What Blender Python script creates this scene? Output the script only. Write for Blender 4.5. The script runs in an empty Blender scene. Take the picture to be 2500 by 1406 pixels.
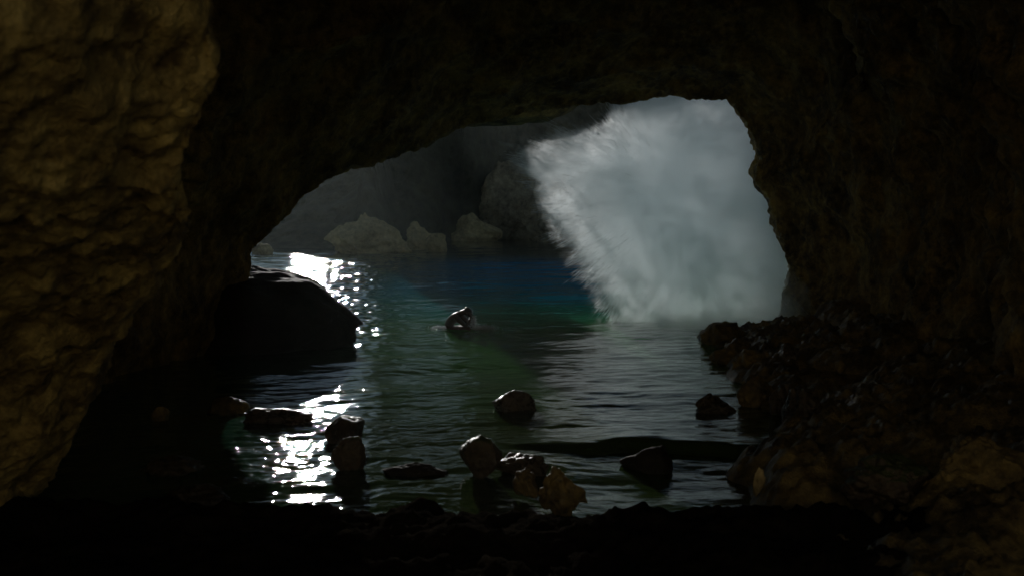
import bpy, bmesh, math, random
import numpy as np
from mathutils import Vector, Matrix, Euler

# ------------------------------------------------------------------ camera, sky, sun, exposure
scene = bpy.context.scene
CAM_H = 3.25
F_PX = 2400.0                       # focal length, in pixels of a 2500 px wide picture
PITCH = math.atan((703 - 480) / F_PX)
cam_data = bpy.data.cameras.new("camera")
cam_data.sensor_width = 36.0
cam_data.lens = 36.0 * F_PX / 2500.0
cam_data.clip_start = 0.05
cam_data.clip_end = 6000.0
cam_data.dof.use_dof = True
cam_data.dof.focus_distance = 26.0
cam_data.dof.aperture_fstop = 1.6
cam = bpy.data.objects.new("camera", cam_data)
cam.location = (0, 0, CAM_H)
cam.rotation_euler = (math.pi / 2 - PITCH, 0, 0)
scene.collection.objects.link(cam)
scene.camera = cam

SUN_EL = math.radians(13.3)
SUN_AZ = math.radians(-11.8)        # from +Y, negative = towards -X
world = bpy.data.worlds.new("World")
scene.world = world
world.use_nodes = True
wn = world.node_tree
bg = wn.nodes["Background"]
sky = wn.nodes.new("ShaderNodeTexSky")
sky.sky_type = 'NISHITA'
sky.sun_disc = False
sky.sun_elevation = SUN_EL
sky.sun_rotation = SUN_AZ
sky.air_density = 1.0
sky.dust_density = 0.0
wn.links.new(sky.outputs[0], bg.inputs[0])
bg.inputs[1].default_value = 0.06

sun_data = bpy.data.lights.new("sun", 'SUN')
sun_data.energy = 5.0
sun_data.angle = math.radians(0.5)
sun_data.color = (1.0, 0.97, 0.93)
sun = bpy.data.objects.new("sun", sun_data)
sdir = Vector((math.sin(SUN_AZ) * math.cos(SUN_EL), math.cos(SUN_AZ) * math.cos(SUN_EL), math.sin(SUN_EL)))
sun.rotation_euler = sdir.to_track_quat('Z', 'Y').to_euler()
scene.collection.objects.link(sun)

scene.view_settings.view_transform = 'Standard'
scene.view_settings.look = 'None'
scene.view_settings.gamma = 1.0
scene.view_settings.use_curve_mapping = False
scene.view_settings.exposure = -1.12
scene.render.engine = 'CYCLES'
cy = scene.cycles
cy.use_denoising = True
cy.max_bounces = 24
cy.diffuse_bounces = 6
cy.glossy_bounces = 4
cy.transmission_bounces = 4
cy.volume_bounces = 24
cy.volume_step_rate = 0.35
cy.volume_max_steps = 256
cy.transparent_max_bounces = 12

# ------------------------------------------------------------------ helpers
def ray(px, py):
    c = Vector(((px - 1250) / F_PX, -(py - 703) / F_PX, -1.0))
    return Matrix.Rotation(math.pi / 2 - PITCH, 3, 'X') @ c

def at(px, py, y):
    d = ray(px, py)
    t = y / d.y
    return Vector((d.x * t, y, CAM_H + d.z * t))

def ground(px, py, z=0.0):
    d = ray(px, py)
    t = (z - CAM_H) / d.z
    return Vector((d.x * t, d.y * t, z))

def smooth(e0, e1, x):
    t = np.clip((x - e0) / (e1 - e0), 0, 1)
    return t * t * (3 - 2 * t)

def _hash(ix, iy, iz, seed):
    h = (ix.astype(np.uint32) * np.uint32(374761393) + iy.astype(np.uint32) * np.uint32(668265263)
         + iz.astype(np.uint32) * np.uint32(2147483647) + np.uint32((seed * 974634777) & 0xffffffff))
    h = (h ^ (h >> np.uint32(13))) * np.uint32(1274126177)
    h = (h ^ (h >> np.uint32(16))) * np.uint32(2246822519)
    return h ^ (h >> np.uint32(15))

_G = np.array([[1,1,0],[-1,1,0],[1,-1,0],[-1,-1,0],[1,0,1],[-1,0,1],[1,0,-1],[-1,0,-1],
               [0,1,1],[0,-1,1],[0,1,-1],[0,-1,-1],[1,1,0],[-1,1,0],[0,-1,1],[0,-1,-1]], dtype=np.float64)

def gnoise(p, seed=0):
    p = np.asarray(p, dtype=np.float64)
    i = np.floor(p).astype(np.int64)
    f = p - i
    u = f * f * f * (f * (f * 6 - 15) + 10)
    out = np.zeros(len(p))
    for dx in (0, 1):
        for dy in (0, 1):
            for dz in (0, 1):
                h = _hash(i[:, 0] + dx, i[:, 1] + dy, i[:, 2] + dz, seed) & np.uint32(15)
                g = _G[h]
                d = g[:, 0] * (f[:, 0] - dx) + g[:, 1] * (f[:, 1] - dy) + g[:, 2] * (f[:, 2] - dz)
                w = (u[:, 0] if dx else 1 - u[:, 0]) * (u[:, 1] if dy else 1 - u[:, 1]) * (u[:, 2] if dz else 1 - u[:, 2])
                out += d * w
    return out

def fbm(p, octaves=4, seed=0, gain=0.5, ridged=False):
    p = np.asarray(p, dtype=np.float64)
    s, a, tot = np.zeros(len(p)), 1.0, 0.0
    for o in range(octaves):
        n = gnoise(p * (2.03 ** o) + 17.3 * o, seed + o)
        s += a * ((1 - 2 * np.abs(n)) if ridged else n)
        tot += a
        a *= gain
    return s / tot

def worley(p, seed=0):
    p = np.asarray(p, dtype=np.float64)
    i = np.floor(p).astype(np.int64)
    best = np.full(len(p), 9.0)
    for dx in (-1, 0, 1):
        for dy in (-1, 0, 1):
            for dz in (-1, 0, 1):
                c = i + np.array([dx, dy, dz])
                h = _hash(c[:, 0], c[:, 1], c[:, 2], seed)
                q = np.stack([(h & np.uint32(1023)) / 1023.0, ((h >> np.uint32(10)) & np.uint32(1023)) / 1023.0,
                              ((h >> np.uint32(20)) & np.uint32(1023)) / 1023.0], 1)
                best = np.minimum(best, ((c + q - p) ** 2).sum(1))
    return np.sqrt(best)

def mesh_object(name, verts, faces, mat, parent=None, shade_smooth=True):
    verts = np.asarray(verts, dtype=np.float32)
    faces = np.asarray(faces, dtype=np.int32)
    k = faces.shape[1]
    me = bpy.data.meshes.new(name)
    me.vertices.add(len(verts))
    me.vertices.foreach_set("co", verts.ravel())
    me.loops.add(len(faces) * k)
    me.loops.foreach_set("vertex_index", faces.ravel())
    me.polygons.add(len(faces))
    me.polygons.foreach_set("loop_start", np.arange(0, len(faces) * k, k, dtype=np.int32))
    if shade_smooth:
        me.polygons.foreach_set("use_smooth", np.ones(len(faces), dtype=bool))
    me.update(calc_edges=True)
    me.validate()
    if mat:
        me.materials.append(mat)
    o = bpy.data.objects.new(name, me)
    scene.collection.objects.link(o)
    if parent:
        o.parent = parent
    return o

def grid_faces(nr, nc):
    a = np.arange(nr * nc).reshape(nr, nc)
    return np.stack([a[:-1, :-1].ravel(), a[:-1, 1:].ravel(), a[1:, 1:].ravel(), a[1:, :-1].ravel()], 1)

def grid_normals(P):                                   # P: (r, c, 3)
    du = np.gradient(P, axis=1)
    dv = np.gradient(P, axis=0)
    n = np.cross(du, dv)
    return n / np.maximum(np.linalg.norm(n, axis=2, keepdims=True), 1e-9)

def tag(o, label=None, cat=None, group=None, kind=None):
    for k, v in (("label", label), ("category", cat), ("group", group), ("kind", kind)):
        if v:
            o[k] = v
    return o

_ico = {}
def icosphere(sub):
    if sub not in _ico:
        bm = bmesh.new()
        bmesh.ops.create_icosphere(bm, subdivisions=sub, radius=1.0)
        bm.verts.ensure_lookup_table()
        _ico[sub] = (np.array([v.co[:] for v in bm.verts]), np.array([[v.index for v in f.verts] for f in bm.faces]))
        bm.free()
    return _ico[sub]


# ------------------------------------------------------------------ materials
def rock_material(name, light, dark, rough=(0.5, 0.9), scale=1.0, bump=0.5, moss=None, spec=0.4, stain=False):
    m = bpy.data.materials.new(name)
    m.use_nodes = True
    nt = m.node_tree
    N, L = nt.nodes, nt.links
    b = N["Principled BSDF"]
    tc = N.new("ShaderNodeNewGeometry")
    def noise(s, det, rgh=0.6):
        n = N.new("ShaderNodeTexNoise")
        n.inputs["Scale"].default_value = s * scale
        n.inputs["Detail"].default_value = det
        n.inputs["Roughness"].default_value = rgh
        L.new(tc.outputs["Position"], n.inputs["Vector"])
        return n
    n1, n2, n3 = noise(0.9, 8, 0.65), noise(5.0, 6, 0.7), noise(22.0, 4, 0.6)
    r = N.new("ShaderNodeValToRGB")
    r.color_ramp.elements[0].position, r.color_ramp.elements[0].color = 0.40, (*dark, 1)
    r.color_ramp.elements[1].position, r.color_ramp.elements[1].color = 0.62, (*light, 1)
    mx = N.new("ShaderNodeMath"); mx.operation = 'MULTIPLY_ADD'
    mx.inputs[1].default_value = 0.5
    hx = N.new("ShaderNodeMath"); hx.operation = 'MULTIPLY'; hx.inputs[1].default_value = 0.5
    L.new(n1.outputs[0], hx.inputs[0])
    L.new(n2.outputs[0], mx.inputs[0]); L.new(hx.outputs[0], mx.inputs[2])
    L.new(mx.outputs[0], r.inputs[0])
    col = r.outputs[0]
    if moss:
        sx = N.new("ShaderNodeSeparateXYZ"); L.new(tc.outputs["Normal"], sx.inputs[0])
        mr = N.new("ShaderNodeMapRange"); mr.inputs[1].default_value = 0.45; mr.inputs[2].default_value = 0.85
        L.new(sx.outputs["Z"], mr.inputs[0])
        mm = N.new("ShaderNodeMath"); mm.operation = 'MULTIPLY'; L.new(mr.outputs[0], mm.inputs[0]); L.new(n2.outputs[0], mm.inputs[1])
        mc = N.new("ShaderNodeMix"); mc.data_type = 'RGBA'
        L.new(mm.outputs[0], mc.inputs[0]); L.new(col, mc.inputs[6]); mc.inputs[7].default_value = (*moss, 1)
        col = mc.outputs[2]
    if stain:                       # dark mineral runs down the rock and pits
        mp = N.new("ShaderNodeMapping"); mp.inputs["Scale"].default_value = (1.7, 1.7, 0.55)
        L.new(tc.outputs["Position"], mp.inputs["Vector"])
        ns = N.new("ShaderNodeTexNoise"); ns.inputs["Scale"].default_value = 1.0; ns.inputs["Detail"].default_value = 6; ns.inputs["Roughness"].default_value = 0.7
        L.new(mp.outputs[0], ns.inputs["Vector"])
        ms = N.new("ShaderNodeMapRange"); ms.inputs[1].default_value = 0.38; ms.inputs[2].default_value = 0.54; ms.inputs[3].default_value = 0.4; ms.inputs[4].default_value = 1.0
        L.new(ns.outputs[0], ms.inputs[0])
        mk = N.new("ShaderNodeMix"); mk.data_type = 'RGBA'
        L.new(ms.outputs[0], mk.inputs[0]); mk.inputs[6].default_value = (0.018, 0.013, 0.008, 1); L.new(col, mk.inputs[7])
        col = mk.outputs[2]
    L.new(col, b.inputs["Base Color"])
    rr = N.new("ShaderNodeMapRange")
    rr.inputs[1].default_value, rr.inputs[2].default_value = 0.35, 0.65
    rr.inputs[3].default_value, rr.inputs[4].default_value = rough
    L.new(n2.outputs[0], rr.inputs[0]); L.new(rr.outputs[0], b.inputs["Roughness"])
    b.inputs["Specular IOR Level"].default_value = spec
    ad = N.new("ShaderNodeMath"); ad.operation = 'MULTIPLY_ADD'; ad.inputs[1].default_value = 0.35
    L.new(n3.outputs[0], ad.inputs[0]); L.new(n2.outputs[0], ad.inputs[2])
    bp = N.new("ShaderNodeBump"); bp.inputs["Strength"].default_value = bump; bp.inputs["Distance"].default_value = 0.08 / scale
    L.new(ad.outputs[0], bp.inputs["Height"]); L.new(bp.outputs[0], b.inputs["Normal"])
    return m

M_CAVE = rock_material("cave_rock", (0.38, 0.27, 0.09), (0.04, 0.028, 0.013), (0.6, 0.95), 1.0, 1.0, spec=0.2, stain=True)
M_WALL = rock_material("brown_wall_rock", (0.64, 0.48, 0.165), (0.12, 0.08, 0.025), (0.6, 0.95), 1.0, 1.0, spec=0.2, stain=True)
M_BANK = rock_material("wet_bank_rock", (0.30, 0.22, 0.075), (0.03, 0.022, 0.011), (0.3, 0.7), 1.6, 1.0, stain=True)
M_WET = rock_material("wet_black_rock", (0.075, 0.055, 0.032), (0.022, 0.018, 0.013), (0.15, 0.45), 2.0, 0.7)
M_BLACK = rock_material("dark_boulder_rock", (0.032, 0.026, 0.018), (0.012, 0.010, 0.008), (0.6, 0.9), 1.2, 0.8, spec=0.12)
M_ADDED_LEDGE = rock_material("added_near_black_ledge", (0.016, 0.013, 0.009), (0.007, 0.006, 0.005), (0.85, 1.0), 1.4, 0.6, spec=0.0)  # near-black base so the added ledge looks unlit in the sun
M_MOSS = rock_material("mossy_rock", (0.075, 0.055, 0.034), (0.025, 0.02, 0.014), (0.3, 0.6), 2.0, 0.7, moss=(0.05, 0.09, 0.02))
M_PALE = rock_material("pale_limestone", (0.78, 0.64, 0.33), (0.30, 0.235, 0.12), (0.6, 0.95), 0.8, 0.8, spec=0.2)
M_CLIFF = rock_material("cliff_rock", (0.15, 0.14, 0.09), (0.05, 0.05, 0.035), (0.7, 0.95), 0.25, 0.9, spec=0.15)
M_BOUNCE = rock_material("bounce_cliff_rock", (0.80, 0.66, 0.42), (0.62, 0.48, 0.28), (0.7, 0.95), 0.6, 0.8, spec=0.1)  # bright colour for the added cliff that reflects sun into the cave
M_CRAG = rock_material("crag_rock", (0.60, 0.51, 0.32), (0.16, 0.13, 0.08), (0.6, 0.95), 0.5, 1.0, spec=0.2)
M_TAN = rock_material("tan_rock", (0.22, 0.16, 0.055), (0.04, 0.028, 0.013), (0.3, 0.7), 2.0, 0.7)

def water_material():
    m = bpy.data.materials.new("sea_water")
    m.use_nodes = True
    nt = m.node_tree
    N, L = nt.nodes, nt.links
    b = N["Principled BSDF"]
    g = N.new("ShaderNodeNewGeometry")
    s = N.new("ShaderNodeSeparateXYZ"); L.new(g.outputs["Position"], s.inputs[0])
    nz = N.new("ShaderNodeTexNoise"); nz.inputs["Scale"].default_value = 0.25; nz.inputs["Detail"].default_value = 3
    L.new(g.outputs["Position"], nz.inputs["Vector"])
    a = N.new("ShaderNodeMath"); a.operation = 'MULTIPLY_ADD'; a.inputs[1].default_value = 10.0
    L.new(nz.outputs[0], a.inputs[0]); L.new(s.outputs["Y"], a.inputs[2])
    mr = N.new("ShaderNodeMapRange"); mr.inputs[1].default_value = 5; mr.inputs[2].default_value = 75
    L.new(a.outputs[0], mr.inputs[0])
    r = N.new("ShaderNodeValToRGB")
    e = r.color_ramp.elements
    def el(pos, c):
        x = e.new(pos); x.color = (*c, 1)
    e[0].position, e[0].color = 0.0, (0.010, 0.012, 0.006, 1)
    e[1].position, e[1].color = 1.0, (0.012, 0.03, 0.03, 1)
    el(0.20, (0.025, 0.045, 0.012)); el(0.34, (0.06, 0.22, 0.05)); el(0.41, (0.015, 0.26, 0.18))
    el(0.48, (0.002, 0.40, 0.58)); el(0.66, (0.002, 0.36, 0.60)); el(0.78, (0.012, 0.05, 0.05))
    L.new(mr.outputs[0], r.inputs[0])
    mxx = N.new("ShaderNodeMapRange"); mxx.inputs[1].default_value = -5.5; mxx.inputs[2].default_value = -1.0     # deep-water blue painted extra bright to look lit in shade, right side only
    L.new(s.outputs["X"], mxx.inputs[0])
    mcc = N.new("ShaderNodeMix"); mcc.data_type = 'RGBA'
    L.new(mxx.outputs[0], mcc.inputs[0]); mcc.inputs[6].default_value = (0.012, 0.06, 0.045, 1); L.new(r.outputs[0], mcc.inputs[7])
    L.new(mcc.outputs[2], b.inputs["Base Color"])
    b.inputs["Roughness"].default_value = 0.025
    b.inputs["IOR"].default_value = 1.7
    mp = N.new("ShaderNodeMapping"); mp.inputs["Scale"].default_value = (3.0, 7.0, 3.0)
    L.new(g.outputs["Position"], mp.inputs["Vector"])
    n2 = N.new("ShaderNodeTexNoise"); n2.inputs["Scale"].default_value = 1.6; n2.inputs["Detail"].default_value = 4
    L.new(mp.outputs[0], n2.inputs["Vector"])
    bp = N.new("ShaderNodeBump"); bp.inputs["Strength"].default_value = 0.4; bp.inputs["Distance"].default_value = 0.02
    L.new(n2.outputs[0], bp.inputs["Height"]); L.new(bp.outputs[0], b.inputs["Normal"])
    return m
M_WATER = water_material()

# ------------------------------------------------------------------ cave shell (walls, ceiling and arch in one skin)
def craggy(P, amp=1.0, seed=0):
    n = fbm(P * 0.35, 3, seed) * 0.9
    n += (fbm(P * 0.9, 4, seed + 7, ridged=True) - 0.35) * 0.35
    n += (0.45 - worley(P * np.array([1.6, 1.6, 1.1]), seed + 3)) * 0.30
    n += (0.45 - worley(P * 4.2, seed + 5)) * 0.12
    n += fbm(P * 7, 3, seed + 11) * 0.10
    return n * amp

OPEN = [(585, 930), (592, 700), (612, 622), (655, 578), (725, 515), (800, 438), (862, 410), (985, 372), (1110, 312),
        (1300, 275), (1540, 248), (1600, 240), (1640, 234), (1700, 243), (1772, 245), (1805, 285), (1835, 325), (1858, 380),
        (1846, 440), (1884, 490), (1898, 560), (1920, 610), (1933, 660), (1915, 720), (1905, 800), (1930, 960)]
OFF = np.array([-4.0 * (1 - float(smooth(620, 1300, px))) for px, py in OPEN])      # the arch stands obliquely, its left foot nearer
o25 = np.array([[*at(px, py, 25.0 + of)] for (px, py), of in zip(OPEN, OFF)])[:, [0, 2]]
def ring_scaled(sx, sz, dx=0, dz=0):
    q = o25.copy()
    q[:, 0] = (q[:, 0] - 0.0) * sx + dx
    top = np.maximum(q[:, 1], 0)
    q[:, 1] = np.where(q[:, 1] > 0, top * sz + dz * np.clip(top / 3, 0, 1), q[:, 1])
    return q
def ring_box(xl, xr, zc, n=len(OPEN)):
    a = np.linspace(0, 1, n)
    ang = math.pi * (1 - a)
    c, s = np.cos(ang), np.sin(ang)
    x = np.sign(c) * np.abs(c) ** 0.55
    z = np.abs(s) ** 0.6
    return np.stack([(xl + xr) / 2 + x * (xr - xl) / 2, z * (zc + 1.5) - 1.5], 1)
keys = [
    (31.0, ring_scaled(3.2, 2.1)), (29.5, ring_scaled(2.1, 1.9)), (27.6, ring_scaled(1.3, 1.5)), (26.2, ring_scaled(1.04, 1.06)),
    (25.0, o25), (23.8, ring_scaled(1.05, 1.05, dz=0.1)),
    (21.0, ring_scaled(1.13, 1.25, dz=0.8)),
    (17.0, ring_box(-8.2, 7.6, 8.0)), (13.0, ring_box(-7.6, 6.9, 8.2)), (9.0, ring_box(-7.0, 6.4, 7.8)),
    (5.0, ring_box(-6.5, 6.4, 7.2)), (1.0, ring_box(-6.5, 6.4, 7.0)), (-4.0, ring_box(-6.5, 6.4, 6.6)),
]
ky = np.array([k[0] for k in keys])[::-1]
kr = np.stack([k[1] for k in keys])[::-1]
ycav = np.concatenate([np.arange(0.6, 12, 0.14), np.arange(12, 23, 0.085), np.arange(23, 27.2, 0.05), np.arange(27.2, 31.01, 0.2)])
NT = 520
ctl = np.linspace(0, 1, len(OPEN))
# opening points get parameters by arc length, shared by all the rings
seg = np.r_[0, np.cumsum(np.linalg.norm(np.diff(o25, axis=0), axis=1))]
tp = 0.5 * seg / seg[-1] + 0.5 * ctl
tt = np.linspace(0, 1, NT)
rings = np.stack([np.stack([np.interp(tt, tp if j in () else tp, kr[j][:, k]) for k in (0, 1)], 1) for j in range(len(ky))])
P = np.zeros((len(ycav), NT, 3))
for k in (0, 1):
    for c in range(NT):
        P[:, c, 0 if k == 0 else 2] = np.interp(ycav, ky, rings[:, c, k])
P[:, :, 1] = ycav[:, None] + np.interp(tt, tp, OFF)[None] * np.interp(ycav, [8, 21, 31], [0, 1, 1])[:, None]
nrm = grid_normals(P)
cen = np.array([0, 12, 3.0])
flip = np.sign(((P - np.array([0.5, 0, 2.5])) * nrm)[:, :, [0, 2]].sum(2, keepdims=True))
nrm = nrm * np.where(flip == 0, 1, flip)                # outward
amp = np.interp(ycav, [-4, 12, 20, 23.5, 25, 26.5, 31], [0.9, 1.0, 0.9, 0.45, 0.28, 0.45, 1.0])[:, None]
D = craggy(P.reshape(-1, 3), 1.0, 3).reshape(len(ycav), NT) * amp
D = D + np.interp(ycav, [10, 16, 22, 24.4, 25], [0, 0.35, 0.35, 0.15, 0])[:, None] + (0.11 * fbm(P.reshape(-1, 3) * 3.1, 3, 19, 0.6) + 0.06 * fbm(P.reshape(-1, 3) * 8.0, 2, 20, 0.7)).reshape(D.shape) * np.exp(-((ycav - 25.3) / 1.2) ** 2)[:, None]
P0 = P.copy()
P = P + nrm * D[:, :, None]
SIDE_Y1, SIDE_Z1 = 4.5, 9.0
# a second mouth of the cave opens to the right, beside and behind the camera
GF = grid_faces(len(ycav), NT)
c0 = P0.reshape(-1, 3)[GF].mean(1)
GF = GF[~((c0[:, 1] < SIDE_Y1) & (c0[:, 1] > -3.8) & (c0[:, 0] > 1.0) & (c0[:, 2] > 1.0) & (c0[:, 2] < SIDE_Z1)) & ~((c0[:, 1] < 5.0) & (c0[:, 2] > 3.5))]
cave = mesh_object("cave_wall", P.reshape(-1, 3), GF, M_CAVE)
tag(cave, kind="structure")

# overhang added outside the arch, keeps sun and sky off pool and bank
def shade_brow():
    bm = bmesh.new()
    bmesh.ops.create_icosphere(bm, subdivisions=5, radius=1.0)
    v = np.array([q.co[:] for q in bm.verts]); f = np.array([[q.index for q in g.verts] for g in bm.faces]); bm.free()
    p = np.sign(v) * np.abs(v) ** 0.65 * np.array([4.1, 2.6, 3.3]) + np.array([-1.2, 31.3, 8.75])
    p = p + v * craggy(p, 0.35, 61)[:, None]
    return mesh_object("cave_wall", p, f, M_CAVE)  # added overhang for shade, only named with the cave wall
tag(shade_brow(), kind="structure")

# near left wall: a rounded buttress whose edge runs down across the left of the view
SIL = [(620, -350, 6.0), (590, -100, 6.0), (545, 170, 6.2), (512, 300, 6.4), (490, 400, 6.6), (500, 500, 6.9), (494, 555, 7.2), (430, 610, 7.6),
       (375, 680, 8.0), (320, 745, 8.4), (262, 830, 8.8), (215, 900, 9.1), (190, 1000, 9.3), (150, 1100, 9.5), (90, 1180, 9.7), (40, 1260, 9.8), (-60, 1500, 9.5)]
S3 = np.array([[*at(a, b, c)] for a, b, c in SIL])
sl = np.linspace(0, 1, len(SIL)); sv = np.linspace(0, 1, 260)
S = np.stack([np.interp(sv, sl, S3[:, k]) for k in range(3)], 1)
prof = np.array([(-4.2, 4.5), (-2.2, 3.2), (-0.8, 1.7), (-0.2, 0.6), (0, 0), (-0.25, -0.7), (-0.8, -1.8), (-1.5, -3.2), (-2.3, -4.8), (-3.2, -7.0), (-4.0, -10)])
pu = np.linspace(0, 1, len(prof)); uu = np.linspace(0, 1, 240)
PR = np.stack([np.interp(uu, pu, prof[:, k]) for k in range(2)], 1)
W = S[:, None, :] + np.concatenate([PR, np.zeros((240, 1))], 1)[None]
nW = grid_normals(W)
nW *= np.sign(nW[:, :, 0:1] + 1e-9)
Wf = W.reshape(-1, 3)
dW = craggy(Wf, 0.40, 31) - 0.10 * fbm(Wf * np.array([2.6, 2.6, 1.2]), 4, 33, 0.6, True) - 0.12 * np.maximum(0, 0.35 - worley(Wf * np.array([1.3, 1.3, 0.8]), 34)) + 0.05 * fbm(Wf * 11, 3, 35, 0.6)
W = W + nW * dW.reshape(W.shape[:2])[:, :, None]
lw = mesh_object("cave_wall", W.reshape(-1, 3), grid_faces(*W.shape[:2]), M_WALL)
tag(lw, kind="structure")

# ------------------------------------------------------------------ cave floor: sea bed and the rocky bank on the right
def bank_edge():
    pts = [(1715, 822), (1745, 850), (1790, 890), (1800, 930), (1850, 955), (1890, 995), (1925, 1040), (1870, 1085), (1850, 1130), (1850, 1200), (1900, 1260), (2080, 1420)]
    g = np.array([[*ground(a, b)] for a, b in pts])
    return g[::-1, 1], g[::-1, 0]
bey, bex = bank_edge()
fx = np.concatenate([np.arange(-14, 0, 0.12), np.arange(0, 9.5, 0.05), np.arange(9.5, 14, 0.3)])
fy = np.concatenate([np.arange(-4, 7, 0.15), np.arange(7, 26, 0.055), np.arange(26, 34, 0.25)])
X, Y = np.meshgrid(fx, fy)
edge = np.interp(Y, bey, bex, right=9)
edge = np.where(Y > bey[-1], bex[-1] + (Y - bey[-1]) * 2.2, edge)
Q = np.stack([X, Y, np.zeros_like(X)], 2).reshape(-1, 3)
inl = (X - edge)
wob = fbm(Q * 0.9, 3, 51).reshape(X.shape)
base = np.clip(inl + wob * 0.5, -2.5, 3)
H = np.where(base > 0, 0.02 + 0.08 * base + 0.03 * base ** 2, base * 0.45)
Qw = Q + np.stack([fbm(Q * 1.1, 2, 57), fbm(Q * 1.1 + 9, 2, 58), 0 * Q[:, 0]], 1) * 0.7
def domes(f, seed):
    w = worley(Qw * np.array([f, f, 1]), seed).reshape(X.shape)
    return np.sqrt(np.maximum(0, 0.42 - w ** 2))
lump = domes(0.8, 53) * 0.45
lump2 = domes(2.3, 54) * 0.10 * smooth(-0.1, 0.3, fbm(Q * 0.7, 2, 59).reshape(X.shape))
mask = smooth(-0.5, 0.4, base)
H = H + (lump + lump2 + 0.30 * fbm(Q * 3.1, 5, 55, 0.65).reshape(X.shape) + 0.09 * fbm(Q * 9, 3, 56, 0.6, True).reshape(X.shape) - 0.06) * mask
# pool hollow with brown puddle water on the bank
pc = ground(2035, 918, 0.28)
hol = np.exp(-(((X - pc.x) / 0.65) ** 2 + ((Y - pc.y) / 0.75) ** 2) ** 2)
H = H * (1 - hol) + 0.14 * hol
H = H - 1.2 * (1 - smooth(-1.5, 0.0, inl)) * (1 - mask)
F = np.stack([X, Y, H], 2)
floor = mesh_object("cave_floor", F.reshape(-1, 3), grid_faces(*X.shape), M_BANK)
tag(floor, kind="structure")

# ------------------------------------------------------------------ far shore: cliff beyond the water
cx = np.concatenate([np.arange(-70, -26, 1.2), np.arange(-26, 14, 0.16), np.arange(14, 18, 0.4)])
cs = np.linspace(0, 1, 170)
top = np.interp(cx, [-70, -40, -24, -18, -14, -11.2, -10.25, -9.9, -9.6, -9.1, -8.7, -8.3, -4.2, -3.6, -2.4, 2, 8, 14, 18],
                [8, 8, 8.4, 9.4, 9.6, 9.6, 10.4, 20, 27, 26, 18, 11.4, 11.6, 17, 26, 28, 27, 20, 2])  # unseen peak and cleft shaped to shade the bank and sunlight the spray
shore = np.interp(cx, [-70, -26, -14, -9, -5, 0, 4, 10, 18], [62, 60, 60, 63, 70, 80, 82, 84, 92])
deep = np.interp(cx, [-70, -16, -9.6, -5.5, 18], [40, 36, 10, 6, 5])
C = np.zeros((len(cs), len(cx), 3))
C[:, :, 0] = cx[None]
C[:, :, 1] = shore[None] + deep[None] * cs[:, None] ** 1.1
C[:, :, 2] = -0.8 + (top[None] + 0.8) * cs[:, None]
cp = C.reshape(-1, 3)
dn = fbm(cp * 0.12, 3, 71) * 2.2 + (fbm(cp * np.array([0.3, 0.3, 0.5]), 4, 73, ridged=True) - 0.3) * 1.4 + (0.5 - worley(cp * 0.5, 75)) * 0.9 + fbm(cp * 1.6, 3, 77) * 0.35
dn = dn.reshape(C.shape[:2])
C[:, :, 1] -= dn * 0.9
C[:, :, 2] += dn * 0.35 * cs[:, None]
cliff = mesh_object("far_cliff", C.reshape(-1, 3), grid_faces(*C.shape[:2]), M_CLIFF)
tag(cliff, kind="structure")
# unseen pale cliff added behind the camera to bounce sunlight onto the cave walls
bx, bs = np.linspace(-34, 40, 120), np.linspace(0, 1, 40)
BX, BS = np.meshgrid(bx, bs)
bp_ = np.stack([BX, -20 - 7 * BS - 0.004 * (BX - 3) ** 2, -1.5 + 22 * BS], 2).reshape(-1, 3)
bp_[:, 1] += fbm(bp_ * 0.2, 4, 95) * 2.5
tag(mesh_object("bounce_cliff", bp_, grid_faces(40, 120), M_BOUNCE), kind="structure")
# unseen rock over the cleft and distant ridge, added to hide sky from water
V_ = icosphere(5)[0]
p_ = np.sign(V_) * np.abs(V_) ** 0.6 * np.array([5.2, 5.0, 7.0]) + np.array([-5.8, 75.5, 24.2])
p_ = p_ + V_ * (fbm(p_ * 0.4, 4, 91) * 1.2)[:, None]
tag(mesh_object("far_cliff", p_, icosphere(5)[1], M_CLIFF), kind="structure")  # added unseen sky-blocking rock, only named with the far cliff
gx, gs = np.linspace(-27, 40, 110), np.linspace(0, 1, 30)
GX, GS = np.meshgrid(gx, gs)
gp = np.stack([GX, 140 + 14 * GS, -1 + GS * (np.interp(GX, [-27, -25, 10, 40], [8, 29.5, 31, 14]))], 2).reshape(-1, 3)
gp[:, 2] += fbm(gp * 0.12, 4, 93) * 1.2 * (gp[:, 2] > 3)
tag(mesh_object("sky_block_ridge", gp, grid_faces(30, 110), M_CLIFF), kind="structure")

# ------------------------------------------------------------------ sea
wx = np.concatenate([-np.geomspace(9, 300, 60)[::-1], np.arange(-8.95, 7.5, 0.05), np.geomspace(7.5, 300, 60)])
wy = np.concatenate([np.arange(-4, 7.5, 0.25), np.arange(7.5, 16, 0.04), np.arange(16, 30, 0.055), np.arange(30, 64, 0.14), np.geomspace(64, 420, 90)])
X, Y = np.meshgrid(wx, wy)
Q = np.stack([X, Y, np.zeros_like(X)], 2).reshape(-1, 3)
def wv(kx, ky, seed, oct=2):
    return fbm(Q * np.array([kx, ky, 1.0]), oct, seed).reshape(X.shape)
rot = np.array([[math.cos(.15), -math.sin(.15), 0], [math.sin(.15), math.cos(.15), 0], [0, 0, 1]])
Q = Q @ rot
ruff = 1 + 1.0 * smooth(20, 32, Y) * (1 - smooth(-7, -2.5, X))
chop = smooth(19, 23, Y) * (1 - smooth(-4.2, -1.8, X + 0.09 * (Y - 24))) * (1 - smooth(56, 64, Y))
nearchop = (1 - smooth(13.5, 16, Y)) * (1 - smooth(-0.9, 0.6, X))
calm = 1 - 0.6 * np.exp(-((X - 1.5) / 1.8) ** 2 - ((Y - 10.2) / 1.2) ** 2)
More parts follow.
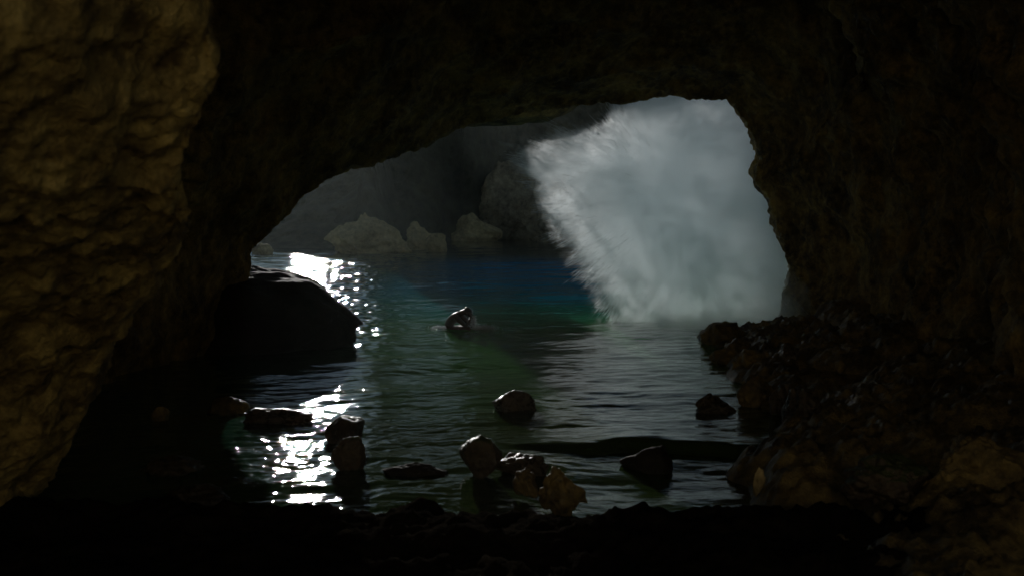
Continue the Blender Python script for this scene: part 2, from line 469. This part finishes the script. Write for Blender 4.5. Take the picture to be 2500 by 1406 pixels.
far = 1 - smooth(64, 120, Y)
Z = (0.10 * wv(0.22, 0.5, 81) + 0.030 * ruff * wv(0.9, 2.2, 82) + 0.014 * ruff * (1 - 0.5 * nearchop) * wv(2.6, 5.5, 83) + 0.005 * wv(6, 11, 84) + 0.046 * chop * wv(3.4, 4.2, 86) + 0.015 * nearchop * wv(8.0, 9.0, 87)) * calm * far
pgx, pgy = ground(1124, 803).xy
rr = np.hypot(X - pgx, (Y - pgy))
Z = Z + 0.024 * np.exp(-((rr - 0.3) / 0.5) ** 2) * np.sin(rr * 26) * smooth(0.2, 0.4, rr)
# small swell front running across the pool towards the camera
f0 = ground(1600, 1085).y
front = f0 + 0.5 * fbm(Q * np.array([0.7, 0.01, 1]), 3, 85).reshape(X.shape) 
reach = smooth(-0.6, 1.6, X) * (1 - smooth(4.5, 6.0, X))
Z = Z - 0.12 * reach * (1 - smooth(-0.16, 0.03, Y - front)) + 0.03 * reach * np.exp(-((Y - front - 0.12) / 0.22) ** 2)
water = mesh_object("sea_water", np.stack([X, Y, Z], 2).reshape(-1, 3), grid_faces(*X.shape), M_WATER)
tag(water, kind="structure")

# ------------------------------------------------------------------ boulders
def boulder(label, px0, px1, pytop, pybase, mat, depth=0.8, seed=0, peak=0.5, cuts=10, rough=0.16, sink=0.35, zbase=0.0, sub=5, group=None, dist=None, name="boulder", cat="boulder", pointed=0.0, shoulder=0.0, shoulder_at=0.35, deep=(0.62, 0.86)):
    b = at((px0 + px1) / 2, pybase, dist) if dist else ground((px0 + px1) / 2, pybase, zbase)
    y = b.y
    w = (px1 - px0) / F_PX * y
    h = (pybase - pytop) / F_PX * y
    V, Fc = icosphere(sub)
    rng = np.random.RandomState(seed)
    v = V.copy()
    for _ in range(cuts):
        n = rng.normal(size=3); n /= np.linalg.norm(n)
        d = v @ n
        v = v - n[None] * np.maximum(0, d - rng.uniform(*deep))[:, None] * 0.9
    v = v / np.abs(v).max(0)
    q = v + seed * 7.7
    sz = min(w, h + 0.1)
    n = V * (fbm(q * 1.3, 3, seed + 1) * rough * 2.2 + (fbm(q * 2.6, 4, seed + 2, ridged=True) - 0.35) * rough * 0.7 + (0.45 - worley(q * 4.0, seed + 4)) * rough * 0.5 + fbm(q * 10, 2, seed + 5) * rough * 0.25)[:, None]
    v = v + n
    v = v / np.abs(v).max(0)
    # full height = visible height + what sinks below
    H2 = h * (1 + sink) / 2
    up = (v[:, 2] + 1) / 2
    if pointed:
        sc = 1 - pointed * up ** 1.5
        v[:, 0] = v[:, 0] * sc + (peak - 0.5) * 1.2 * up
        v[:, 1] = v[:, 1] * sc
        lo, hi = v[:, 0].min(), v[:, 0].max()
        v[:, 0] = (v[:, 0] - lo) / (hi - lo) * 2 - 1
    if shoulder:
        v[:, 2] = (v[:, 2] + 1) * (1 - shoulder * np.clip((v[:, 0] - shoulder_at) / (1 - shoulder_at), 0, 1) ** 2) - 1
    out = np.stack([v[:, 0] * w / 2, v[:, 1] * w / 2 * depth, v[:, 2] * H2 - (h * sink) + H2], 1)
    o = mesh_object(name, out, Fc, mat)
    o.location = (b.x, y + w / 2 * depth * 0.8, b.z)
    tag(o, label, cat, group)
    return o

# mid-left dark boulder in front of the arch foot
boulder("huge black rounded boulder at left, sun glitter on the sea along its edge", 200, 870, 656, 862, M_BLACK, 0.62, 5, 0.40, 9, 0.09, 0.6, sub=6, shoulder=0.16, shoulder_at=0.5, deep=(0.74, 0.92))
# far shore
G1 = "pale boulders at the foot of the far cliff"
boulder("largest pale pointed boulder standing in the water below the far cliff", 780, 985, 520, 622, M_PALE, 0.8, 11, 0.42, 9, 0.20, 0.25, pointed=0.80, group=G1, deep=(0.5, 0.8))
boulder("low rugged pale ridge rock sloping right from the largest far boulder", 915, 1005, 580, 618, M_PALE, 0.8, 12, 0.25, 9, 0.2, 0.3, pointed=0.5, group=G1)
boulder("pale upright boulder with a smaller one leaning at its right foot", 990, 1068, 538, 612, M_PALE, 0.8, 13, 0.45, 9, 0.18, 0.3, pointed=0.5, group=G1, deep=(0.5, 0.8))
boulder("small round pale boulder leaning on the right foot of an upright one", 1036, 1094, 570, 615, M_PALE, 0.8, 14, 0.5, 9, 0.11, 0.3, group=G1)
boulder("dim broad domed boulder between the small pale pair and the spray", 1095, 1228, 520, 590, M_PALE, 0.7, 15, 0.5, 9, 0.18, 0.3, pointed=0.3, group=G1, deep=(0.5, 0.8))
boulder("low pale rock at the far left end of the sunlit water", 605, 665, 594, 622, M_PALE, 0.8, 16, 0.4, 8, 0.16, 0.4, group=G1)
boulder("tall hazy rock outcrop leaning up against the far cliff", 1140, 1370, 385, 578, M_CRAG, 0.6, 17, 0.70, 14, 0.2, 0.2, pointed=0.45, dist=74, group=G1, sub=6)
boulder("reddish brown crag partly hidden behind the left edge of the spray", 1268, 1440, 395, 585, M_CRAG, 0.6, 18, 0.5, 14, 0.24, 0.2, pointed=0.25, dist=70, group=G1, sub=6)
# right bank
G2 = "rocks along the bank on the right"
boulder("smooth domed brown boulder at the tip of the bank against white spray", 1716, 1838, 778, 846, M_BANK, 0.8, 21, 0.42, 8, 0.12, 0.4, pointed=0.35, group=G2)
boulder("rough wet rock directly in front of the domed boulder at the bank tip", 1738, 1850, 828, 890, M_BANK, 0.8, 22, 0.5, 9, 0.22, 0.4, group=G2)
boulder("brown lumpy rock on the bank edge above the tan shelf", 1790, 1905, 855, 925, M_BANK, 0.8, 23, 0.5, 9, 0.22, 0.4, group=G2)
boulder("dark round rock on the bank behind the brown lumpy one", 1895, 1965, 838, 905, M_WET, 0.9, 24, 0.5, 8, 0.16, 0.4, group=G2, zbase=0.15)
boulder("orange-tan wet rock shelf sloping into the water at the bank edge", 1800, 1895, 915, 990, M_TAN, 0.7, 25, 0.3, 9, 0.2, 0.4, group=G2)
boulder("black wet upright rock beside the tan shelf", 1880, 1950, 935, 1015, M_WET, 0.8, 26, 0.5, 9, 0.2, 0.4, group=G2)
boulder("black glistening rock at the bottom end of the bank edge", 1915, 2030, 945, 1050, M_WET, 0.8, 27, 0.5, 9, 0.2, 0.4, group=G2)
boulder("small round tan stone beside the brown puddle", 2038, 2068, 878, 908, M_TAN, 0.9, 28, 0.5, 4, 0.06, 0.2, group=G2, zbase=0.30, sub=4, name="stone", cat="stone")
boulder("rough pale-speckled boulder in the bottom right foreground", 2075, 2320, 1098, 1245, M_MOSS, 0.8, 29, 0.5, 8, 0.2, 0.3, group=G2, zbase=0.15, sub=6)
boulder("brown boulder at the bottom right corner behind the speckled one", 2290, 2560, 1075, 1230, M_BANK, 0.8, 30, 0.5, 8, 0.2, 0.3, group=G2, zbase=0.3, sub=6)
# rocks standing in the near pool
G3 = "rocks standing in the near pool"
DP = (0.42, 0.75)
boulder("wet glinting rock alone in dark water below the bather", 1200, 1312, 953, 1006, M_WET, 0.8, 41, 0.6, 8, 0.14, 0.5, group=G3, pointed=0.4, deep=DP)
boulder("low jagged rock alone in the reflection of the spray", 1702, 1808, 966, 1010, M_WET, 0.8, 42, 0.55, 9, 0.22, 0.5, group=G3, pointed=0.45, deep=DP)
boulder("mossy flat-topped block standing upright in the sun glitter", 784, 892, 998, 1082, M_MOSS, 0.8, 43, 0.5, 9, 0.08, 0.3, group=G3, deep=(0.5, 0.7))
boulder("rough grey rock in front of the mossy block in the glitter", 800, 892, 1064, 1150, M_MOSS, 0.8, 44, 0.5, 9, 0.16, 0.3, group=G3, deep=DP)
boulder("tall rounded brown rock at the right end of the glitter", 1112, 1228, 1066, 1172, M_MOSS, 0.8, 45, 0.45, 9, 0.12, 0.3, group=G3, deep=DP)
boulder("low flat black rock with a shiny upper rim in mid pool", 1200, 1345, 1102, 1160, M_WET, 0.7, 46, 0.3, 8, 0.14, 0.4, group=G3, pointed=0.3, deep=DP)
boulder("squat tan rock, left one of the blurred tan pair", 1250, 1328, 1143, 1218, M_TAN, 0.8, 47, 0.5, 10, 0.2, 0.3, group=G3, deep=DP)
boulder("larger ochre rock, right one of the blurred tan pair", 1312, 1440, 1143, 1250, M_TAN, 0.9, 48, 0.35, 11, 0.24, 0.3, group=G3, pointed=0.3, deep=DP)
boulder("black round boulder with its dark reflection in front of the swell", 1516, 1652, 1088, 1158, M_BLACK, 0.8, 49, 0.5, 8, 0.08, 0.6, group=G3, zbase=-0.12, deep=DP)
boulder("small pale wet stone at the pool edge below the bank", 1838, 1872, 1138, 1205, M_PALE, 0.7, 50, 0.6, 7, 0.2, 0.3, group=G3, sub=4, name="stone", cat="stone", pointed=0.4)
boulder("small rock awash at the far left of the dark pool", 362, 412, 988, 1032, M_BANK, 0.8, 51, 0.5, 8, 0.2, 0.4, group=G3, sub=4)
boulder("low speckled rock awash in the dark left of the pool", 495, 600, 972, 1012, M_BANK, 0.8, 52, 0.4, 8, 0.2, 0.5, group=G3, pointed=0.3)
boulder("long low black ledge running right from the small speckled rock", 585, 760, 1002, 1040, M_WET, 0.5, 53, 0.4, 8, 0.2, 0.6, group=G3, pointed=0.3)
boulder("flat black slab just breaking the surface left of the glitter", 300, 480, 1120, 1165, M_WET, 0.7, 54, 0.4, 8, 0.18, 0.7, group=G3)
boulder("flat wet slab in the bottom left corner of the pool", 380, 560, 1185, 1240, M_WET, 0.7, 55, 0.4, 8, 0.18, 0.7, group=G3)
boulder("long dark rock awash between the glitter and the brown rock", 925, 1095, 1136, 1162, M_BLACK, 0.5, 56, 0.4, 8, 0.2, 0.7, group=G3, pointed=0.3)
# added ledge closing the pool, near-black so the bottom stays dark in sun
lx, ly = np.arange(-9, 5.2, 0.045), np.arange(4.0, 10.6, 0.05)
LX, LY = np.meshgrid(lx, ly)
lq = np.stack([LX, LY, 0 * LX], 2).reshape(-1, 3)
le = 9.75 + 0.55 * fbm(lq * np.array([0.55, 0.0, 1]), 3, 101).reshape(LX.shape)
LZ = -0.5 + 0.72 * (1 - smooth(-0.35, 0.25, LY - le))
LZ = LZ + (0.30 * fbm(lq * 1.1, 4, 102, 0.55).reshape(LX.shape) + 0.10 * fbm(lq * 5, 3, 103, 0.6, True).reshape(LX.shape) - 0.05 + 0.15 * (0.4 - worley(lq * np.array([1.6, 1.6, 1]), 104)).reshape(LX.shape))
ledge = mesh_object("cave_floor", np.stack([LX, LY, LZ], 2).reshape(-1, 3), grid_faces(*LX.shape), M_ADDED_LEDGE)  # added near-black ledge, only named with the cave floor
tag(ledge, kind="structure")

# brown puddle on the bank
bm = bmesh.new()
pts = []
for i in range(40):
    a = 2 * math.pi * i / 40
    r = 1 + 0.12 * math.sin(3 * a + 1) + 0.08 * math.sin(5 * a)
    pts.append(bm.verts.new((math.cos(a) * 0.75 * r, math.sin(a) * 0.85 * r, 0)))
bm.faces.new(pts)
me = bpy.data.meshes.new("puddle"); bm.to_mesh(me); bm.free()
mp = bpy.data.materials.new("puddle_water"); mp.use_nodes = True
pb = mp.node_tree.nodes["Principled BSDF"]
pb.inputs["Base Color"].default_value = (0.14, 0.08, 0.025, 1); pb.inputs["Roughness"].default_value = 0.06; pb.inputs["IOR"].default_value = 1.33
me.materials.append(mp)
pu_ = bpy.data.objects.new("puddle", me); pu_.location = (pc.x, pc.y, 0.24); scene.collection.objects.link(pu_)
tag(pu_, kind="structure")
# ------------------------------------------------------------------ sea spray bursting in the arch
SP = [(1530, 235), (1620, 140), (1840, 110), (1975, 210), (1970, 380), (1985, 500), (1990, 600), (1975, 700), (1945, 780), (1880, 822),
      (1720, 832), (1570, 828), (1515, 790), (1474, 725), (1436, 660), (1394, 600), (1345, 540), (1325, 490), (1330, 445), (1288, 405),
      (1292, 368), (1380, 332), (1480, 314), (1515, 285)]
SC = at(1660, 520, 27.6)
LEAN = 0.75
spw = np.array([[*at(a, b, 27.0)] for a, b in SP]) - np.array(SC)
sth = np.arctan2(spw[:, 2], spw[:, 0]); srr = np.hypot(spw[:, 0], spw[:, 2])
o_ = np.argsort(sth); sth, srr = sth[o_], srr[o_]
def spray_radius(th):
    return np.interp(th, sth, srr, period=2 * math.pi)
def volume_material(name, density, aniso=0.5, color=(0.945, 0.985, 1.0)):
    m = bpy.data.materials.new(name); m.use_nodes = True
    nt = m.node_tree
    nt.nodes.remove(nt.nodes["Principled BSDF"])
    v = nt.nodes.new("ShaderNodeVolumePrincipled")
    v.inputs["Color"].default_value = (*color, 1)
    v.inputs["Density"].default_value = density
    v.inputs["Anisotropy"].default_value = aniso
    nt.links.new(v.outputs[0], nt.nodes["Material Output"].inputs["Volume"])
    return m
def streak_material(name):                 # denser and thinner streaks thrown outward from the burst
    m = volume_material(name, 1.0)
    nt = m.node_tree; N, L = nt.nodes, nt.links
    v = [n for n in N if n.bl_idname == "ShaderNodeVolumePrincipled"][0]
    g = N.new("ShaderNodeNewGeometry")
    sub = N.new("ShaderNodeVectorMath"); sub.operation = 'SUBTRACT'
    L.new(g.outputs["Position"], sub.inputs[0]); sub.inputs[1].default_value = tuple(at(1650, 470, 27.6))
    nrm = N.new("ShaderNodeVectorMath"); nrm.operation = 'NORMALIZE'; L.new(sub.outputs[0], nrm.inputs[0])
    ln = N.new("ShaderNodeVectorMath"); ln.operation = 'LENGTH'; L.new(sub.outputs[0], ln.inputs[0])
    n1 = N.new("ShaderNodeTexNoise"); n1.noise_dimensions = '4D'
    n1.inputs["Scale"].default_value = 13.0; n1.inputs["Detail"].default_value = 3; n1.inputs["Roughness"].default_value = 0.65
    L.new(nrm.outputs[0], n1.inputs["Vector"])
    w = N.new("ShaderNodeMath"); w.operation = 'MULTIPLY'; w.inputs[1].default_value = 0.16; L.new(ln.outputs["Value"], w.inputs[0]); L.new(w.outputs[0], n1.inputs["W"])
    n2 = N.new("ShaderNodeTexNoise"); n2.inputs["Scale"].default_value = 1.1; n2.inputs["Detail"].default_value = 3
    L.new(g.outputs["Position"], n2.inputs["Vector"])
    ad = N.new("ShaderNodeMath"); ad.operation = 'MULTIPLY_ADD'; ad.inputs[1].default_value = 0.6; L.new(n2.outputs[0], ad.inputs[0]); L.new(n1.outputs[0], ad.inputs[2])
    mr = N.new("ShaderNodeMapRange"); mr.inputs[1].default_value = 0.73; mr.inputs[2].default_value = 0.94; mr.inputs[3].default_value = 0.0; mr.inputs[4].default_value = 1.6
    L.new(ad.outputs[0], mr.inputs[0]); L.new(mr.outputs[0], v.inputs["Density"])
    return m
def spray_blob(name, scale, density, seed, depth, parent=None, sub=7, spike=0.28):
    V, Fc = icosphere(sub)
    th = np.arctan2(V[:, 2], V[:, 0])
    R = spray_radius(th) * scale
    rad = np.sqrt(np.maximum(0, 1 - V[:, 1] ** 2))
    n = 1 + 0.22 * fbm(V * 2.6 + seed, 4, seed)
    sp = np.maximum(0, fbm(V * 15 + seed, 3, seed + 1, 0.8) + 0.10) ** 1.4          # jets thrown out along the burst
    n = n + spike * 1.8 * sp * np.clip(1.3 - np.abs(V[:, 1]), 0, 1)
    P_ = np.stack([np.cos(th) * R * rad * n, V[:, 1] * depth * (0.7 + 0.3 * n), np.sin(th) * R * rad * n], 1) + np.array(SC)
    P_[:, 1] += (P_[:, 2] - SC.z) * LEAN
    return mesh_object(name, P_, Fc, volume_material(name, density) if density else streak_material(name), parent)
def droplets(name, Pc, Dr, Ln, Wd, mat, parent=None):
    n = len(Pc)
    a = np.cross(Dr, np.array([0.31, 0.8, 0.52])); a /= np.linalg.norm(a, axis=1, keepdims=True)
    b = np.cross(Dr, a)
    v = np.zeros((n, 5, 3))
    v[:, 0] = Pc + Dr * Ln[:, None] * 0.62
    v[:, 1] = Pc - Dr * Ln[:, None] * 0.38
    for k in range(3):
        v[:, 2 + k] = Pc + Dr * Ln[:, None] * 0.1 + (a * math.cos(2.094 * k) + b * math.sin(2.094 * k)) * Wd[:, None]
    i = np.arange(n)[:, None] * 5
    f = np.concatenate([np.concatenate([i, i + 2 + k, i + 2 + (k + 1) % 3], 1) for k in range(3)] +
                       [np.concatenate([i + 1, i + 2 + (k + 1) % 3, i + 2 + k], 1) for k in range(3)])
    return mesh_object(name, v.reshape(-1, 3), f, mat, parent)
M_DROP = bpy.data.materials.new("white_spray_water"); M_DROP.use_nodes = True
nt = M_DROP.node_tree
nt.nodes.remove(nt.nodes["Principled BSDF"])
d1 = nt.nodes.new("ShaderNodeBsdfDiffuse"); d1.inputs[0].default_value = (0.86, 0.9, 0.92, 1)
d2 = nt.nodes.new("ShaderNodeBsdfTranslucent"); d2.inputs[0].default_value = (0.86, 0.9, 0.92, 1)
mx = nt.nodes.new("ShaderNodeMixShader"); mx.inputs[0].default_value = 0.65
nt.links.new(d1.outputs[0], mx.inputs[1]); nt.links.new(d2.outputs[0], mx.inputs[2]); nt.links.new(mx.outputs[0], nt.nodes["Material Output"].inputs[0])

rng = np.random.RandomState(4)
BC = np.array(at(1660, 450, 27.6))
ND = 9000
th = rng.uniform(-math.pi, math.pi, ND * 2)
keep = rng.uniform(0, 1, ND * 2) < (0.25 + 0.75 * (np.cos(th) < 0.2))
th = th[keep][:ND]; ND = len(th)
cl = gnoise(np.stack([th * 9, th * 0 + 3, th * 0], 1), 5) + 0.7 * gnoise(np.stack([th * 28, th * 0 + 9, th * 0], 1), 6)
q = rng.beta(7.0, 1.0, ND) * (1.02 + 0.18 * cl) + np.abs(rng.normal(0, 0.035, ND)) 
R = spray_radius(th) * q
yy = rng.normal(0, 0.55, ND) * np.sqrt(np.maximum(0.05, 1.1 - np.minimum(q, 1.05) ** 2)) * 2.2
Pc = np.stack([np.cos(th) * R, yy, np.sin(th) * R], 1) + np.array(SC)
Dr = Pc - BC + np.array([0, 0, 0.12]) + rng.normal(0, 0.22, (ND, 3)); Dr /= np.linalg.norm(Dr, axis=1, keepdims=True)
Pc[:, 1] += (Pc[:, 2] - SC.z) * LEAN
ok = Pc[:, 2] > 0.02
Pc, Dr = Pc[ok], Dr[ok]
nd = len(Pc)
spray = droplets("sea_spray", Pc, Dr, rng.gamma(2.0, 0.09, nd) + 0.04, rng.uniform(0.0015, 0.004, nd), M_DROP)
tag(spray, "white burst of sea spray filling the right of the cave arch", kind="stuff")
for s_, d_, k_, dp in ((0.98, 0.20, 1, 2.0), (0.94, 0.22, 7, 1.9), (0.76, 0.42, 3, 1.3), (1.02, 0, 2, 1.75)):
    spray_blob("spray_mist", s_, d_, k_, dp, spray)["kind"] = "stuff"
for (px_, py_, yd_), rx_, rz_, dn_ in (((1880, 770, 23.9), 0.8, 0.65, 0.16), ((1870, 780, 23.8), 0.55, 0.45, 0.2), ((1905, 740, 23.5), 0.7, 0.85, 0.12), ((1800, 795, 23.9), 1.2, 0.45, 0.2), ((1700, 802, 23.7), 1.5, 0.3, 0.2), ((1560, 803, 24.4), 0.7, 0.3, 0.25)):
    V, Fc = icosphere(5)
    n_ = (1 + 0.45 * fbm(V * 2.2 + px_, 4, 9))[:, None]
    mesh_object("spray_mist", V * n_ * np.array([rx_, rx_, rz_]) + np.array(at(px_, py_, yd_)), Fc, volume_material("mist_puff", dn_), spray)["kind"] = "stuff"
# ------------------------------------------------------------------ person crouching in the water
def skin_material(name, col, rough=0.35):
    m = bpy.data.materials.new(name); m.use_nodes = True
    b = m.node_tree.nodes["Principled BSDF"]
    b.inputs["Base Color"].default_value = (*col, 1); b.inputs["Roughness"].default_value = rough
    n = m.node_tree.nodes.new("ShaderNodeTexNoise"); n.inputs["Scale"].default_value = 60
    bp = m.node_tree.nodes.new("ShaderNodeBump"); bp.inputs["Strength"].default_value = 0.15; bp.inputs["Distance"].default_value = 0.005
    m.node_tree.links.new(n.outputs[0], bp.inputs["Height"]); m.node_tree.links.new(bp.outputs[0], b.inputs["Normal"])
    return m
M_SKIN = skin_material("wet_skin", (0.055, 0.03, 0.02), 0.42)
M_HAIR = skin_material("wet_hair", (0.012, 0.009, 0.007), 0.3)
def skinned(name, pts, edges, mat, parent=None, levels=2):
    me = bpy.data.meshes.new(name)
    me.from_pydata([p[:3] for p in pts], edges, [])
    me.materials.append(mat)
    o = bpy.data.objects.new(name, me); scene.collection.objects.link(o)
    if parent: o.parent = parent
    o.modifiers.new("skin", 'SKIN').use_smooth_shade = True
    for v, p in zip(me.skin_vertices[0].data, pts):
        v.radius = (p[3], p[4] if len(p) > 4 else p[3])
    me.skin_vertices[0].data[0].use_root = True
    s = o.modifiers.new("sub", 'SUBSURF'); s.levels = levels; s.render_levels = levels
    return o
pp, ee = [], []
def chain(start, *pts):
    last = start
    for p in pts:
        pp.append(p); ee.append((last, len(pp) - 1)); last = len(pp) - 1
    return last
pp.append((-0.27, 0, -0.06, 0.17, 0.14))
chest = chain(0, (-0.265, 0, 0.08, 0.155, 0.115), (-0.21, 0, 0.20, 0.165, 0.12), (-0.115, 0, 0.295, 0.165, 0.115))
neck = chain(chest, (-0.01, 0, 0.355, 0.085, 0.075), (0.075, 0, 0.385, 0.06, 0.06))
chain(neck, (0.14, 0, 0.405, 0.082, 0.088), (0.20, 0, 0.385, 0.092, 0.088), (0.24, 0, 0.325, 0.07, 0.066), (0.25, 0, 0.285, 0.04, 0.04))
for s in (-1, 1):
    sh = chain(chest, (-0.06, 0.15 * s, 0.295, 0.072), (-0.01, 0.19 * s, 0.26, 0.066))
    el = chain(sh, (0.08, 0.185 * s, 0.18, 0.056), (0.185, 0.155 * s, 0.09, 0.048))
    wr = chain(el, (0.215, 0.115 * s, 0.16, 0.045), (0.248, 0.075 * s, 0.225, 0.031))
    pm = chain(wr, (0.268, 0.058 * s, 0.272, 0.036, 0.021))
    for k, ln in enumerate((0.072, 0.082, 0.078, 0.062)):
        f = (k - 1.5) * 0.019
        chain(pm, (0.276 - 0.2 * abs(f), (0.055 * s + f), 0.305, 0.0098), (0.266 - 0.2 * abs(f), 0.05 * s + f, 0.305 + ln * 0.55, 0.0088), (0.244, 0.045 * s + f * 0.9, 0.305 + ln * 0.95, 0.0075))
    chain(wr, (0.245, 0.045 * s, 0.25, 0.0125), (0.238, 0.022 * s, 0.28, 0.0100), (0.236, 0.015 * s, 0.305, 0.0085))
    kn = chain(0, (-0.14, 0.12 * s, -0.05, 0.12), (0.06, 0.15 * s, 0.01, 0.095), (0.225, 0.155 * s, 0.045, 0.068))
    chain(kn, (0.27, 0.15 * s, -0.08, 0.062), (0.19, 0.14 * s, -0.30, 0.045), (0.18, 0.14 * s, -0.40, 0.034), (0.28, 0.14 * s, -0.44, 0.034))
person = skinned("person", pp, ee, M_SKIN)
pg = ground(1124, 803)
person.location = (pg.x, pg.y, 0.0)
person.rotation_euler = (0, 0, math.radians(-14))
person.scale = (1.1, 1.1, 1.1)
tag(person, "person crouching bent over in the water with hands raised to the face", "person")
hp = [(0.095, 0, 0.43, 0.075, 0.07), (0.165, 0, 0.442, 0.094, 0.084), (0.24, 0, 0.412, 0.075, 0.062), (0.272, 0, 0.37, 0.04, 0.03)]
skinned("hair", hp, [(0, 1), (1, 2), (2, 3)], M_HAIR, person)
for s in (-1, 1):
    V, Fc = icosphere(2)
    mesh_object("ear", V * np.array([0.022, 0.010, 0.032]) + np.array([0.175, 0.088 * s, 0.355]), Fc, M_SKIN, person)
# drips and splashes round the person
rng = np.random.RandomState(12)
n1, n2, n3 = 1100, 300, 500
Pd = np.concatenate([np.stack([rng.normal(0.60, 0.15, n1), rng.normal(0.0, 0.12, n1), np.abs(rng.normal(0.0, 0.03, n1)) + 0.01 + 0.05 * rng.uniform(0, 1, n1) ** 3], 1),
                     np.stack([rng.normal(0.33, 0.035, n2), rng.normal(0, 0.06, n2), rng.uniform(0.02, 0.33, n2)], 1),
                     np.stack([rng.normal(-0.52, 0.09, n3), rng.normal(-0.05, 0.10, n3), np.abs(rng.normal(0.0, 0.02, n3)) + 0.01], 1)])
Dd = rng.normal(0, 0.5, (len(Pd), 3)) + np.array([0, 0, 1.0]); Dd /= np.linalg.norm(Dd, axis=1, keepdims=True)
spl = droplets("splash", Pd, Dd, rng.uniform(0.015, 0.06, len(Pd)), rng.uniform(0.005, 0.016, len(Pd)), M_DROP)
spl.location = (pg.x, pg.y, 0.0); spl.rotation_euler = person.rotation_euler
tag(spl, "drops splashing off the arms of the crouching person", kind="stuff")
# ------------------------------------------------------------------ haze: damp sea air round the whole place
hm = bpy.data.meshes.new("haze")
b0, b1 = np.array([-330, -40, -3.0]), np.array([330, 440, 38.0])
vs = [(b0[0] if i & 1 == 0 else b1[0], b0[1] if i & 2 == 0 else b1[1], b0[2] if i & 4 == 0 else b1[2]) for i in range(8)]
hm.from_pydata(vs, [], [(0, 2, 3, 1), (4, 5, 7, 6), (0, 1, 5, 4), (2, 6, 7, 3), (0, 4, 6, 2), (1, 3, 7, 5)])
hm.materials.append(volume_material("haze_air", 0.00042, 0.55, (0.84, 0.97, 0.95)))
ho = bpy.data.objects.new("haze", hm); scene.collection.objects.link(ho)
tag(ho, kind="stuff")
